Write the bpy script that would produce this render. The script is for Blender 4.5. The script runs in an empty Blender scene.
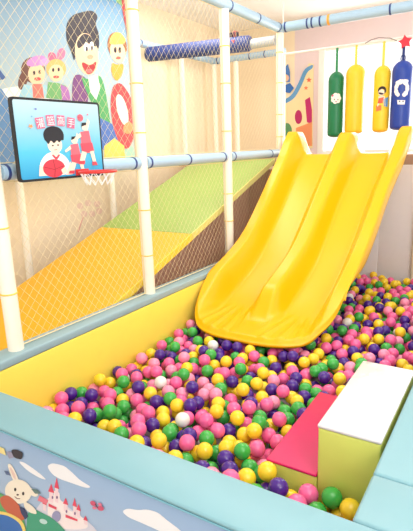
import bpy, bmesh, math, random
import numpy as np
from mathutils import Vector, Matrix

random.seed(7)
SC = bpy.context.scene
COL = SC.collection
PI = math.pi

# ------------------------------------------------------------------ camera
F_PX, YAW, PITCH, ROLL = 490.508, -0.568081, 0.236979, -0.0355879
CAM = Vector((0, 0, 1.67))
FW = Vector((math.sin(YAW) * math.cos(PITCH), math.cos(YAW) * math.cos(PITCH), -math.sin(PITCH)))
_r0 = Vector((math.cos(YAW), -math.sin(YAW), 0))
_u0 = _r0.cross(FW)
RT = math.cos(ROLL) * _r0 + math.sin(ROLL) * _u0
UP = -math.sin(ROLL) * _r0 + math.cos(ROLL) * _u0
cam_data = bpy.data.cameras.new('camera')
cam = bpy.data.objects.new('camera', cam_data)
COL.objects.link(cam)
m = Matrix((RT, UP, -FW)).transposed().to_4x4()
m.translation = CAM
cam.matrix_world = m
cam_data.sensor_fit = 'VERTICAL'
cam_data.sensor_height = 36.0
cam_data.lens = F_PX * 36.0 / 531.0
cam_data.clip_start = 0.05
SC.camera = cam


def ray(x, y):
    return FW + RT * ((x - 206.5) / F_PX) - UP * ((y - 265.5) / F_PX)


def on_x(x, y, X):
    d = ray(x, y)
    return CAM + d * (X / d.x)


def on_y(x, y, Y):
    d = ray(x, y)
    return CAM + d * (Y / d.y)


def on_z(x, y, z):
    d = ray(x, y)
    return CAM + d * ((z - CAM.z) / d.z)


def proj(q):
    d = Vector(q) - CAM
    z = d.dot(FW)
    return 206.5 + F_PX * d.dot(RT) / z, 265.5 - F_PX * d.dot(UP) / z, z


# ------------------------------------------------------------------ materials
def lin(c):
    out = []
    for v in c:
        v = v / 255.0
        out.append(v / 12.92 if v <= 0.04045 else ((v + 0.055) / 1.055) ** 2.4)
    return (*out, 1.0)


MATS = {}


def mat(name, rgb, rough=0.5, noise=0.0, bump=0.0, scale=20.0, spec=0.5, coat=0.0):
    if name in MATS:
        return MATS[name]
    mt = bpy.data.materials.new(name)
    mt.use_nodes = True
    nt = mt.node_tree
    b = nt.nodes['Principled BSDF']
    b.inputs['Base Color'].default_value = lin(rgb)
    b.inputs['Roughness'].default_value = rough
    b.inputs['Specular IOR Level'].default_value = spec
    b.inputs['Coat Weight'].default_value = coat
    if noise > 0 or bump > 0:
        tc = nt.nodes.new('ShaderNodeTexCoord')
        nz = nt.nodes.new('ShaderNodeTexNoise')
        nz.inputs['Scale'].default_value = scale
        nz.inputs['Detail'].default_value = 4
        nt.links.new(tc.outputs['Object'], nz.inputs['Vector'])
        if noise > 0:
            mx = nt.nodes.new('ShaderNodeMix')
            mx.data_type = 'RGBA'
            c = lin(rgb)
            mx.inputs[6].default_value = tuple(v * (1 - noise) for v in c[:3]) + (1,)
            mx.inputs[7].default_value = tuple(min(1, v * (1 + noise)) for v in c[:3]) + (1,)
            nt.links.new(nz.outputs['Fac'], mx.inputs[0])
            nt.links.new(mx.outputs[2], b.inputs['Base Color'])
        if bump > 0:
            bp = nt.nodes.new('ShaderNodeBump')
            bp.inputs['Strength'].default_value = bump
            bp.inputs['Distance'].default_value = 0.01
            nt.links.new(nz.outputs['Fac'], bp.inputs['Height'])
            nt.links.new(bp.outputs['Normal'], b.inputs['Normal'])
    MATS[name] = mt
    return mt


def ramp_mat(name, axis, lo, hi, stops, rough=0.5):
    """printed sheet whose sky runs from one ink to another along one axis"""
    mt = bpy.data.materials.new(name)
    mt.use_nodes = True
    nt = mt.node_tree
    b = nt.nodes['Principled BSDF']
    b.inputs['Roughness'].default_value = rough
    tc = nt.nodes.new('ShaderNodeTexCoord')
    sp = nt.nodes.new('ShaderNodeSeparateXYZ')
    mr = nt.nodes.new('ShaderNodeMapRange')
    cr = nt.nodes.new('ShaderNodeValToRGB')
    mr.inputs['From Min'].default_value = lo
    mr.inputs['From Max'].default_value = hi
    nt.links.new(tc.outputs['Object'], sp.inputs[0])
    nt.links.new(sp.outputs[axis], mr.inputs['Value'])
    nt.links.new(mr.outputs[0], cr.inputs[0])
    nt.links.new(cr.outputs[0], b.inputs['Base Color'])
    el = cr.color_ramp.elements
    while len(el) < len(stops):
        el.new(0.5)
    for e, (p, c) in zip(el, stops):
        e.position = p
        e.color = lin(c)
    return mt


M_POST = mat('cream_vinyl_foam', (253, 245, 228), 0.5, 0.03, 0.1, 30)
M_PIPE = mat('pale_blue_vinyl_foam', (168, 200, 226), 0.45, 0.04, 0.1, 25)
M_BAND = mat('navy_band', (40, 66, 130), 0.5)
M_TIE = mat('yellow_tie', (240, 205, 90), 0.5)
M_ORANGE = mat('orange_tie', (240, 170, 70), 0.5)
M_NET = mat('cream_net_cord', (238, 220, 176), 0.8)
M_SLIDE = mat('yellow_plastic', (248, 184, 3), 0.3, 0.0, 0.0, spec=0.45)
M_YPAD = mat('yellow_vinyl', (255, 232, 96), 0.45, 0.03, 0.12, 14)
M_BLUETOP = mat('aqua_vinyl', (130, 178, 192), 0.38, 0.03, 0.12, 9)
M_GREYBLUE = mat('grey_blue_vinyl', (150, 180, 190), 0.4, 0.04, 0.1, 12)
M_RAMPY = mat('yellow_mat', (240, 182, 34), 0.55, 0.04, 0.15, 12)
M_RAMPG = mat('green_mat', (160, 186, 96), 0.55, 0.04, 0.15, 12)
M_RAMPE = mat('pale_mat_edge', (226, 222, 130), 0.55)
M_BROWN = mat('brown_board', (214, 166, 146), 0.7, 0.06, 0.1, 8)
M_WALL = mat('warm_beige_paint', (252, 234, 204), 0.8, 0.02)
M_LILAC = mat('lilac_paint', (236, 218, 222), 0.8, 0.02)
M_WHITE = mat('white_paint', (246, 244, 240), 0.7, 0.02)
M_CEIL = mat('ceiling_paint', (252, 250, 246), 0.85, 0.01)
M_FLOOR = mat('floor_vinyl', (205, 190, 170), 0.5, 0.06, 0.05, 5)
M_PANELW = mat('white_panel', (248, 245, 248), 0.6, 0.02)
M_LIME = mat('lime_vinyl', (216, 222, 108), 0.42, 0.05, 0.2, 10)
M_MAGENTA = mat('magenta_vinyl', (206, 14, 96), 0.4, 0.04, 0.15, 12)
M_STEPW = mat('white_vinyl', (220, 217, 222), 0.16, 0.0, 0.7, 11, spec=0.7)
M_BLACK = mat('black_plastic', (22, 22, 28), 0.4)
M_RED = mat('red_metal', (214, 50, 48), 0.35)
M_NAVYPAD = mat('navy_vinyl', (52, 70, 132), 0.5, 0.08, 0.1, 20)
M_GREYPAD = mat('pale_grey_vinyl', (186, 194, 204), 0.5, 0.04)
M_STEEL = mat('steel', (170, 172, 176), 0.35)
M_DECK = mat('deck_edge', (186, 150, 128), 0.6, 0.05)
M_SEAM = mat('seam_thread', (120, 178, 198), 0.6)

# ------------------------------------------------------------------ mesh helper


class MB:
    def __init__(self):
        self.bm = bmesh.new()

    def box(self, x0, x1, y0, y1, z0, z1, bev=0.0, seg=3, mi=0):
        r = bmesh.ops.create_cube(self.bm, size=1.0)
        vs = r['verts']
        bmesh.ops.scale(self.bm, vec=(x1 - x0, y1 - y0, z1 - z0), verts=vs)
        bmesh.ops.translate(self.bm, vec=((x0 + x1) / 2, (y0 + y1) / 2, (z0 + z1) / 2), verts=vs)
        fs = set(f for v in vs for f in v.link_faces)
        if bev > 0:
            es = list(set(e for v in vs for e in v.link_edges))
            rr = bmesh.ops.bevel(self.bm, geom=es, offset=bev, segments=seg, affect='EDGES', profile=0.5)
            fs = set(rr['faces']) | set(f for f in fs if f.is_valid)
        for f in fs:
            if f.is_valid:
                f.material_index = mi
        return self

    def tube(self, pts, r, n=12, mi=0, cap=True, closed=False):
        pts = [Vector(p) for p in pts]
        rr = r if isinstance(r, (list, tuple)) else [r] * len(pts)
        rings = []
        prev = None
        k = len(pts)
        for i, p in enumerate(pts):
            if closed:
                t = pts[(i + 1) % k] - pts[i - 1]
            else:
                t = pts[min(i + 1, k - 1)] - pts[max(i - 1, 0)]
            t.normalize()
            if prev is None:
                a = Vector((0, 0, 1)) if abs(t.z) < 0.9 else Vector((1, 0, 0))
                nn = t.cross(a).normalized()
            else:
                nn = (prev - t * prev.dot(t)).normalized()
            prev = nn
            b = t.cross(nn)
            rings.append([self.bm.verts.new(p + (nn * math.cos(2 * PI * j / n) + b * math.sin(2 * PI * j / n)) * rr[i]) for j in range(n)])
        for i in range(k if closed else k - 1):
            A, B = rings[i], rings[(i + 1) % k]
            for j in range(n):
                f = self.bm.faces.new((A[j], A[(j + 1) % n], B[(j + 1) % n], B[j]))
                f.material_index = mi
        if cap and not closed:
            f = self.bm.faces.new(list(reversed(rings[0])))
            f.material_index = mi
            f = self.bm.faces.new(rings[-1])
            f.material_index = mi
        return self

    def lathe(self, prof, cx, cy, n=24, mi=0):
        """prof: list of (radius, z)"""
        rings = []
        for (r, z) in prof:
            rings.append([self.bm.verts.new((cx + r * math.cos(2 * PI * j / n), cy + r * math.sin(2 * PI * j / n), z)) for j in range(n)])
        for A, B in zip(rings, rings[1:]):
            for j in range(n):
                f = self.bm.faces.new((A[j], A[(j + 1) % n], B[(j + 1) % n], B[j]))
                f.material_index = mi
        self.bm.faces.new(list(reversed(rings[0]))).material_index = mi
        self.bm.faces.new(rings[-1]).material_index = mi
        return self

    def poly(self, pts, mi=0):
        f = self.bm.faces.new([self.bm.verts.new(p) for p in pts])
        f.material_index = mi
        return self

    def prism(self, pts, d, mi=0, bev=0.0):
        """polygon extruded by vector d"""
        d = Vector(d)
        a = [self.bm.verts.new(Vector(p)) for p in pts]
        b = [self.bm.verts.new(Vector(p) + d) for p in pts]
        n = len(a)
        fs = [self.bm.faces.new(a), self.bm.faces.new(list(reversed(b)))]
        for i in range(n):
            fs.append(self.bm.faces.new((a[(i + 1) % n], a[i], b[i], b[(i + 1) % n])))
        if bev > 0:
            es = list(set(e for f in fs for e in f.edges))
            rr = bmesh.ops.bevel(self.bm, geom=es, offset=bev, segments=3, affect='EDGES', profile=0.5)
            fs = [f for f in fs if f.is_valid] + rr['faces']
        for f in fs:
            f.material_index = mi
        return self

    def mesh(self, name, mats, smooth=True):
        bmesh.ops.recalc_face_normals(self.bm, faces=self.bm.faces)
        me = bpy.data.meshes.new(name)
        self.bm.to_mesh(me)
        self.bm.free()
        for mm in (mats if isinstance(mats, (list, tuple)) else [mats]):
            me.materials.append(mm)
        if smooth:
            me.polygons.foreach_set('use_smooth', [True] * len(me.polygons))
            try:
                me.set_sharp_from_angle(angle=math.radians(35))
            except Exception:
                pass
        return me

    def build(self, name, mats, parent=None, smooth=True):
        o = bpy.data.objects.new(name, self.mesh(name, mats, smooth))
        COL.objects.link(o)
        if parent is not None:
            o.parent = parent
            o.matrix_parent_inverse = parent.matrix_basis.inverted()
        return o


def tag(o, label, cat, group=None, kind=None):
    o['label'] = label
    o['category'] = cat
    if group:
        o['group'] = group
    if kind:
        o['kind'] = kind
    return o


def thing(name, label, cat, loc=(0, 0, 0), group=None):
    o = bpy.data.objects.new(name, None)
    o.empty_display_size = 0.05
    COL.objects.link(o)
    o.location = loc
    return tag(o, label, cat, group)


def struct(name, mb, m_, label=None):
    o = mb.build(name, m_, smooth=False)
    o['kind'] = 'structure'
    o['category'] = name.split('_')[0]
    if label:
        o['label'] = label
    return o


# ------------------------------------------------------------------ flat printed artwork
class Art:
    """shapes printed on a flat sheet; to3d turns photo-frame coordinates into points of the sheet, nrm is its outward normal"""

    def __init__(self, to3d, nrm):
        self.to3d, self.nrm = to3d, Vector(nrm)
        self.mb = MB()
        self.mats = []
        self.k = 1

    def _mi(self, rgb):
        mt = mat('ink_%d_%d_%d' % rgb, rgb, 0.5)
        if mt not in self.mats:
            self.mats.append(mt)
        return self.mats.index(mt)

    def poly(self, pts, rgb, soft=True):
        if soft and len(pts) >= 6:
            for _ in range(2):
                out = []
                for (xa, ya), (xb, yb) in zip(pts, pts[1:] + pts[:1]):
                    out += [(xa * 0.78 + xb * 0.22, ya * 0.78 + yb * 0.22), (xa * 0.22 + xb * 0.78, ya * 0.22 + yb * 0.78)]
                pts = out
        off = self.nrm * (0.0008 + 0.00008 * self.k)
        self.k += 1
        v = [self.to3d(*p) + off for p in pts]
        f = self.mb.bm.faces.new([self.mb.bm.verts.new(q) for q in v])
        f.material_index = self._mi(rgb)
        f.normal_update()
        if len(pts) > 4:
            bmesh.ops.triangulate(self.mb.bm, faces=[f])
        return self

    def ell(self, cx, cy, rx, ry, rgb, rot=0, n=28):
        c, s = math.cos(math.radians(rot)), math.sin(math.radians(rot))
        pts = []
        for i in range(n):
            a = 2 * PI * i / n
            x, y = rx * math.cos(a), ry * math.sin(a)
            pts.append((cx + x * c - y * s, cy + x * s + y * c))
        return self.poly(pts, rgb, False)

    def line(self, pts, w, rgb):
        for (x0, y0), (x1, y1) in zip(pts, pts[1:]):
            dx, dy = x1 - x0, y1 - y0
            L = math.hypot(dx, dy) or 1
            nx, ny = -dy / L * w / 2, dx / L * w / 2
            self.poly([(x0 + nx, y0 + ny), (x1 + nx, y1 + ny), (x1 - nx, y1 - ny), (x0 - nx, y0 - ny)], rgb)
        return self

    def star(self, cx, cy, r, rgb, rot=0):
        pts = []
        for i in range(10):
            a = math.radians(rot + 36 * i - 90)
            q = r if i % 2 == 0 else r * 0.45
            pts.append((cx + q * math.cos(a), cy + q * math.sin(a)))
        return self.poly(pts, rgb, False)

    def build(self, name, parent):
        bm = self.mb.bm
        me = bpy.data.meshes.new(name)
        for f in bm.faces:
            f.normal_update()
            if f.normal.dot(self.nrm) < 0:
                f.normal_flip()
        bm.to_mesh(me)
        bm.free()
        for mt in self.mats:
            me.materials.append(mt)
        o = bpy.data.objects.new(name, me)
        COL.objects.link(o)
        o.parent = parent
        o.matrix_parent_inverse = parent.matrix_basis.inverted()
        return o


# ------------------------------------------------------------------ setting
ZC = 3.32
XW, YW = -3.92, 7.0
struct('floor', MB().box(XW - 0.1, 3.0, -2.0, YW + 0.1, -0.1, 0.0), M_FLOOR)
struct('ceiling', MB().box(XW - 0.1, 3.0, -2.0, YW + 0.1, ZC, ZC + 0.1), M_CEIL)
struct('wall_left', MB().box(XW - 0.1, XW, -2.0, YW + 0.1, 0.0, ZC), M_WALL)
WX0, WX1, WZ0, WZ1 = -2.50, 0.7, 1.50, 2.92
wb = MB()
wb.box(XW, -2.86, YW, YW + 0.12, 0, ZC, mi=0)
wb.box(-2.86, WX0, YW, YW + 0.12, 0, ZC, mi=1)
wb.box(WX0, WX1, YW, YW + 0.12, 0, WZ0, mi=2)
wb.box(WX0, WX1, YW, YW + 0.12, WZ1, ZC, mi=1)
wb.box(WX1, 3.0, YW, YW + 0.12, 0, ZC, mi=1)
struct('wall_back', wb, [M_WALL, M_LILAC, M_WHITE])

wn = bpy.data.objects.new('window_1', None)
COL.objects.link(wn)
wn.location = (WX0, YW, WZ0)
wn['kind'] = 'structure'
wn['label'] = 'bright white framed window behind the hanging punching bags'
wn['category'] = 'window'
fr = MB()
fr.box(WX0, WX0 + 0.09, YW - 0.03, YW + 0.1, WZ0, WZ1, 0.006)
fr.box(WX1 - 0.09, WX1, YW - 0.03, YW + 0.1, WZ0, WZ1, 0.006)
fr.box(WX0 + 0.09, WX1 - 0.09, YW - 0.02, YW + 0.1, WZ0, WZ0 + 0.06, 0.006)
fr.box(WX0 + 0.09, WX1 - 0.09, YW - 0.02, YW + 0.1, WZ1 - 0.04, WZ1, 0.006)
fr.box(-0.9, -0.85, YW + 0.0, YW + 0.08, WZ0 + 0.06, WZ1 - 0.04, 0.006)
fr.build('window_frame', M_WHITE, wn)
gl = bpy.data.materials.new('clear_glass')
gl.use_nodes = True
nt = gl.node_tree
nt.nodes.clear()
o_ = nt.nodes.new('ShaderNodeOutputMaterial')
mx_ = nt.nodes.new('ShaderNodeMixShader')
tr_ = nt.nodes.new('ShaderNodeBsdfTransparent')
gs_ = nt.nodes.new('ShaderNodeBsdfGlossy')
gs_.inputs['Roughness'].default_value = 0.02
mx_.inputs[0].default_value = 0.06
nt.links.new(tr_.outputs[0], mx_.inputs[1])
nt.links.new(gs_.outputs[0], mx_.inputs[2])
nt.links.new(mx_.outputs[0], o_.inputs[0])
MB().box(WX0 + 0.05, WX1 - 0.05, YW + 0.045, YW + 0.051, WZ0 + 0.03, WZ1 - 0.02).build('window_pane', gl, wn)

# ------------------------------------------------------------------ pit barriers
ZR = 0.63          # top of the padded barriers
XL = -2.17         # inner face of the left barrier
XR = -0.31         # inner face of the right barrier
YF = 1.20          # inner face of the front barrier
YB = 5.16          # back of the pit

M_SKY = ramp_mat('printed_sky_vinyl', 2, 0.05, 0.62, [(0.0, (184, 204, 230)), (1.0, (146, 176, 214))], 0.5)

t = thing('padded_barrier', 'front padded ball pit barrier with aqua top and printed fairytale sky panel', 'barrier', (-1.05, 1.108, 0))
MB().box(-2.31, 0.2, 1.016, 1.195, 0.0, 0.612, 0.006).build('printed_panel', M_SKY, t)
MB().box(-2.318, 0.208, 1.010, 1.20, 0.6125, ZR, 0.008).build('top_pad', M_BLUETOP, t)


def on_panel(x, y):
    return on_y(x, y, 1.016)


a = Art(on_panel, (0, -1, 0))
W_ = (238, 240, 248)
# clouds
a.poly([(47, 466), (52, 463), (58, 464), (65, 466), (72, 472), (80, 480), (92, 487), (86, 488), (72, 483), (60, 479), (52, 474)], W_)
a.poly([(18, 461), (24, 462), (33, 468), (42, 475), (47, 480), (40, 478), (28, 471)], W_)
a.poly([(122, 511), (128, 508), (138, 510), (147, 509), (158, 512), (166, 519), (178, 528), (190, 538), (176, 538), (158, 530), (140, 522), (128, 517)], W_)
# distant hills and pale meadow
a.poly([(30, 520), (40, 503), (48, 497), (60, 500), (75, 512), (92, 524), (104, 540), (30, 560)], (214, 214, 232))
# castle on the hill: pale towers, red roofs
PK, RD, CR = (240, 214, 224), (222, 70, 100), (244, 232, 236)
a.poly([(48, 512), (48, 497), (54, 496), (54, 490), (60, 492), (60, 500), (68, 504), (68, 510), (74, 512), (74, 505), (80, 508), (80, 516), (88, 520), (88, 530), (48, 528)], CR)
for (x, y, w, h) in ((51.5, 491, 4.2, 12), (57, 487, 3.2, 16), (66, 503, 3.6, 9), (75, 505, 3, 12), (79, 509, 3, 9), (45, 503, 3, 8), (86, 519, 3, 6)):
    a.poly([(x - w / 2, y), (x + w / 2, y + 1.6), (x + w / 2, y + h), (x - w / 2, y + h - 1.6)], PK)
    a.poly([(x - w * 0.75, y + 0.2), (x, y - h * 0.62), (x + w * 0.75, y + 2.0)], RD)
a.poly([(49, 503), (57, 507), (57, 509.5), (49, 506)], RD)
a.poly([(66, 514), (78, 519), (78, 521), (66, 517)], RD)
a.poly([(40, 495), (49, 500), (47, 504), (38, 500)], (228, 120, 140))
for (x, y) in ((53, 497), (57.5, 497), (67, 511), (75.5, 513)):
    a.ell(x, y, 0.8, 1.6, (120, 90, 140), n=10)
a.ell(57, 516, 4.5, 5.5, (150, 150, 190))
# green hill beside the rabbit
a.poly([(28, 512), (34, 508), (42, 512), (54, 518), (66, 530), (80, 550), (24, 550), (27, 528)], (60, 158, 128))
a.ell(44, 521, 4, 2.4, (190, 220, 220), rot=20)
a.poly([(-6, 490), (4, 494), (14, 502), (24, 516), (28, 535), (-6, 535)], (92, 170, 110))
# rabbit: long pale ears, round head, red scarf
FUR = (240, 232, 218)
a.poly([(8, 464), (11, 463), (15, 469), (19, 478), (20, 484), (15, 482), (11, 474)], FUR)
a.poly([(10, 467), (12, 467), (16, 474), (17, 480), (14, 477)], (226, 196, 190))
a.poly([(22, 483), (32, 487), (40, 494), (36, 497), (27, 492), (21, 488)], FUR)
a.ell(19, 491, 13.5, 12, FUR, rot=20)
a.poly([(0, 497), (8, 494), (16, 500), (22, 508), (27, 518), (18, 522), (8, 512), (2, 505)], (196, 98, 74))
a.poly([(20, 506), (25, 508), (29, 516), (26, 519), (22, 513)], (44, 60, 104))
a.poly([(24, 500), (30, 503), (36, 508), (38, 514), (30, 512), (25, 507)], FUR)
a.ell(16, 489, 1.2, 1.8, (40, 36, 44), n=12)
a.ell(24, 493, 1.2, 1.8, (40, 36, 44), n=12)
a.ell(18.5, 494.2, 1.3, 0.9, (70, 40, 50), n=10)
a.line([(15.5, 496), (18, 498), (21, 498)], 0.7, (120, 70, 70))
# small dark toy train at the far end, blue cart in the corner
a.poly([(0, 446), (5, 448), (7, 455), (0, 452)], (236, 220, 150))
a.poly([(12, 449), (18, 449), (24, 452), (23, 459), (17, 458), (13, 455)], (44, 44, 60))
a.poly([(7, 451), (12, 451), (15, 457), (10, 458)], (150, 150, 180))
a.poly([(5, 470), (9, 471), (12, 475), (7, 474)], (90, 110, 150))
a.poly([(32, 488), (38, 489), (42, 493), (36, 493)], (100, 130, 130))
a.poly([(-8, 510), (6, 511), (16, 515), (24, 521), (28, 533), (-8, 533)], (240, 214, 120))
a.poly([(-8, 513), (6, 514), (15, 518), (22, 524), (26, 540), (-8, 540)], (46, 110, 190))
# butterfly
BF = (206, 84, 120)
a.ell(94, 502.6, 3.2, 2.2, BF, rot=35)
a.ell(101.5, 507.5, 3.4, 2.4, BF, rot=20)
a.ell(95.5, 507, 2.2, 1.5, (222, 120, 150), rot=10)
a.ell(101, 503.5, 2.2, 1.4, (222, 120, 150), rot=30)
a.line([(96, 503), (99, 507)], 0.8, (80, 40, 70))
a.build('printed_artwork', t)
# stitching along the top of the printed panel
MB().tube([(-2.30, 1.0125, 0.610), (0.19, 1.0125, 0.610)], 0.0035, 8).build('piping', M_SEAM, t)

t = thing('padded_barrier', 'left padded barrier with yellow inner face and narrow grey-blue top under the net', 'barrier', (-2.24, 3.2, 0))
MB().box(-2.305, XL - 0.003, 1.203, YB, 0.0, 0.578, 0.008).build('yellow_pad', M_YPAD, t)
MB().box(-2.315, XL, 1.203, YB, 0.5785, ZR, 0.012).build('top_pad', M_GREYBLUE, t)

t = thing('padded_barrier', 'right wide aqua padded barrier beside the foam steps', 'barrier', (-0.06, 3.2, 0))
MB().box(XR + 0.004, 0.2, 1.203, YB, 0.0, 0.56, 0.008).build('side_pad', M_BLUETOP, t)
MB().box(XR, 0.208, 1.203, 1.436, 0.5605, ZR, 0.013).build('top_pad', M_BLUETOP, t)
MB().box(XR, 0.208, 1.438, 3.0, 0.5605, ZR, 0.013).build('top_pad', M_BLUETOP, t)
MB().box(XR, 0.208, 3.002, YB, 0.5605, ZR, 0.013).build('top_pad', M_BLUETOP, t)

PIT_Z = 0.13
tag(MB().box(XL - 0.002, XR + 0.002, YF + 0.003, YB, 0.0, PIT_Z).build('pit_mat', mat('grey_mat', (150, 140, 150), 0.7)),
    'thick grey mat lying under the balls inside the pit', 'mat')

# ------------------------------------------------------------------ foam steps
t = thing('foam_steps', 'two-step lime foam block with magenta lower tread and white upper tread', 'steps', (-0.55, 1.94, PIT_Z))
SY0, SY1 = 1.62, 2.262
MB().box(-0.772, -0.559, SY0, SY1, PIT_Z, 0.399, 0.008).build('lower_step', M_LIME, t)
MB().box(-0.557, -0.326, SY0, SY1, PIT_Z, 0.617, 0.008).build('upper_step', M_LIME, t)
MB().box(-0.775, -0.559, SY0 - 0.003, SY1 + 0.003, 0.3992, 0.411, 0.005).build('magenta_tread', M_MAGENTA, t)
MB().box(-0.560, -0.323, SY0 - 0.003, SY1 + 0.003, 0.6172, 0.634, 0.007).build('white_tread', M_STEPW, t)

# ------------------------------------------------------------------ slide
CXT, HWT = -1.52, 0.635


def sm(a_, b_, x):
    x = max(0.0, min(1.0, (x - a_) / (b_ - a_)))
    return x * x * (3 - 2 * x)


SL_M, SL_Y0, SL_YB, SL_Z0 = 0.755, 3.1, 3.9, 0.385


def slide_floor(Y):
    if Y > 5.05:
        return SL_Z0 + SL_M * (SL_YB - SL_Y0) / 2 + SL_M * (5.05 - SL_YB)
    if Y >= SL_YB:
        return SL_Z0 + SL_M * (SL_YB - SL_Y0) / 2 + SL_M * (Y - SL_YB)
    if Y > SL_Y0:
        return SL_Z0 + SL_M / (2 * (SL_YB - SL_Y0)) * (Y - SL_Y0) ** 2
    return SL_Z0 - 0.06 * (SL_Y0 - Y)


def slide_center(Y):
    def pl(tab):
        for (a0, b0_), (a1, b1_) in zip(tab, tab[1:]):
            if Y <= a1:
                k = sm(a0, a1, Y)
                return b0_ + (b1_ - b0_) * k
        return tab[-1][1]
    xl = pl([(3.0, -2.153), (3.45, -2.153), (4.0, -2.085), (5.1, -2.13)])
    xr = pl([(3.0, -0.975), (3.5, -0.985), (4.3, -0.955), (5.1, -0.90)])
    return (xl + xr) / 2, (xr - xl) / 2


def slide_front(v):
    return 3.36 - 0.515 * math.sqrt(max(0.0, 1 - abs(v) ** 3.0))


def slide_point(u, s):
    """u in -1..1 across (skirts past |u|=.94), s in 0..1 from the top to the toe"""
    au = abs(u)
    v = min(au / 0.94, 1.0) * (1 if u > 0 else -1)
    Y = 5.22 + (slide_front(v) - 5.22) * s
    c, hw = slide_center(Y)
    x = c + v * hw
    fl = slide_floor(Y)
    out = 0.205 * sm(2.85, 3.5, Y) + 0.006
    mid = 0.18 * sm(3.10, 3.40, Y)
    av = abs(v)
    z = fl
    z += mid * (1 - sm(0.07, 0.27, av))
    z += out * sm(0.66, 0.87, av)
    # hump at the entry of each wall
    z += 0.03 * sm(4.75, 4.95, Y) * (sm(0.6, 0.9, av) + (1 - sm(0.05, 0.3, av)))
    # fan of grooves on the toe
    if Y < 3.35 and 0.1 < av < 0.86:
        lc = c + (0.47 * hw if v > 0 else -0.47 * hw)
        ang = math.atan2(x - lc, 3.75 - Y)
        amp = 0.009 * sm(3.35, 3.2, Y) * sm(0.1, 0.2, av) * sm(0.86, 0.74, av) * sm(0.0, 0.06, Y - slide_front(v))
        z += amp * max(-0.3, math.cos(ang * 44))
    # rolled lip at the toe edge
    z -= 0.03 * sm(0.045, 0.0, Y - slide_front(v)) if Y < 3.4 else 0
    if au > 0.94:
        k = (au - 0.94) / 0.06
        drop = (0.12 * sm(3.40, 3.95, Y) + 0.012)
        sgn = 1 if u > 0 else -1
        x += sgn * 0.012 * math.sin(min(1, k * 3) * PI / 2)
        z -= drop * k
    return Vector((x, Y, z))


def make_slide():
    NU, NS = 180, 150
    us = []
    for i in range(NU + 1):
        us.append(-1 + 2 * i / NU)
    us = sorted(set([round(q, 5) for q in us] + [-0.94, 0.94, -0.98, 0.98, -0.96, 0.96]))
    bm = bmesh.new()
    rows = []
    for j in range(NS + 1):
        s = 1 - (1 - j / NS) ** 1.35
        rows.append([bm.verts.new(slide_point(u, s)) for u in us])
    for A, B in zip(rows, rows[1:]):
        for i in range(len(us) - 1):
            bm.faces.new((A[i], B[i], B[i + 1], A[i + 1]))
    bmesh.ops.recalc_face_normals(bm, faces=bm.faces)
    me = bpy.data.meshes.new('slide_body')
    bm.to_mesh(me)
    bm.free()
    me.materials.append(M_SLIDE)
    me.polygons.foreach_set('use_smooth', [True] * len(me.polygons))
    up = sum(p.normal.z for p in me.polygons)
    if up < 0:
        me.flip_normals()
    o = bpy.data.objects.new('slide', me)
    COL.objects.link(o)
    md = o.modifiers.new('thickness', 'SOLIDIFY')
    md.thickness = 0.022
    md.offset = -1
    return o


tag(make_slide(), 'glossy yellow double-lane plastic slide ending in the ball pit', 'slide')

# ------------------------------------------------------------------ play frame: posts
XP = -2.245
ZT = 2.835


def post(x, y, z0, z1, r, label, ties=(), group=None):
    p = thing('padded_post', label, 'post', (x, y, z0), group)
    MB().tube([(x, y, z0), (x, y, z1)], r, 20).build('foam_sleeve', M_POST, p)
    for zt in ties:
        pts = [(x + (r + 0.002) * math.cos(q * PI / 8), y + (r + 0.002) * math.sin(q * PI / 8), zt) for q in range(16)]
        MB().tube(pts, 0.0045, 6, closed=True).build('cable_tie', M_TIE, p)
    return p


PR = 0.042
PY = [1.55, 2.72, 3.93, 5.08]
post(XP, PY[0], ZR, ZT - 0.045, PR, 'white padded post at the far left on the yellow barrier, left of the backboard', (0.95, 1.3, 1.85, 2.35))
post(XP, PY[1], ZR, ZT - 0.045, PR, 'white padded post on the yellow barrier, right of the backboard', (0.92, 1.25, 1.78, 2.1, 2.55))
post(XP, PY[2], ZR, ZT - 0.045, PR, 'white padded post in front of the green ramp', (1.0, 1.25, 1.8, 2.2, 2.5))
post(XP, PY[3], ZR, ZT - 0.045, 0.034, 'white padded corner post at the top left of the slide', (1.75, 1.98, 2.3, 2.6))
post(-0.81, 5.215, 0.0, ZT - 0.045, PR, 'white padded post right of the slide at the picture edge', (1.2, 1.9))
XB = -3.78
for y, l in ((2.86, 'rear white padded post seen under the backboard against the beige wall'),
             (4.05, 'rear white padded post rising past the green ramp top by the mural edge'),
             (5.5, 'rear white padded post against the beige wall, between the two middle front posts'),
             (6.3, 'rear corner white padded post hidden just left of the front post')):
    post(XB, y, 0.0, ZT - 0.045, 0.035, l)
post(-2.74, 6.3, 0.0, ZT - 0.045, 0.035, 'rear white padded post at the right end of the back row')
post(-3.43, 6.3, 0.0, ZT - 0.045, 0.035, 'rear white padded post right of the navy bolster on the back row')


# ------------------------------------------------------------------ rails
def rail(p0, p1, r, label, bands=(), ties=(), m_=M_PIPE):
    p0, p1 = Vector(p0), Vector(p1)
    q = thing('padded_rail', label, 'rail', tuple((p0 + p1) / 2))
    MB().tube([p0, p1], r, 20).build('foam_sleeve', m_, q)
    d = (p1 - p0).normalized()
    L = (p1 - p0).length
    for k in bands:
        c = p0 + d * (k * L)
        MB().tube([c - d * 0.008, c + d * 0.008], r + 0.0025, 20).build('clamp_band', M_BAND, q)
    for k in ties:
        c = p0 + d * (k * L)
        MB().tube([c - d * 0.012, c + d * 0.012], r + 0.003, 20).build('cable_tie', M_ORANGE, q)
    return q


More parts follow.
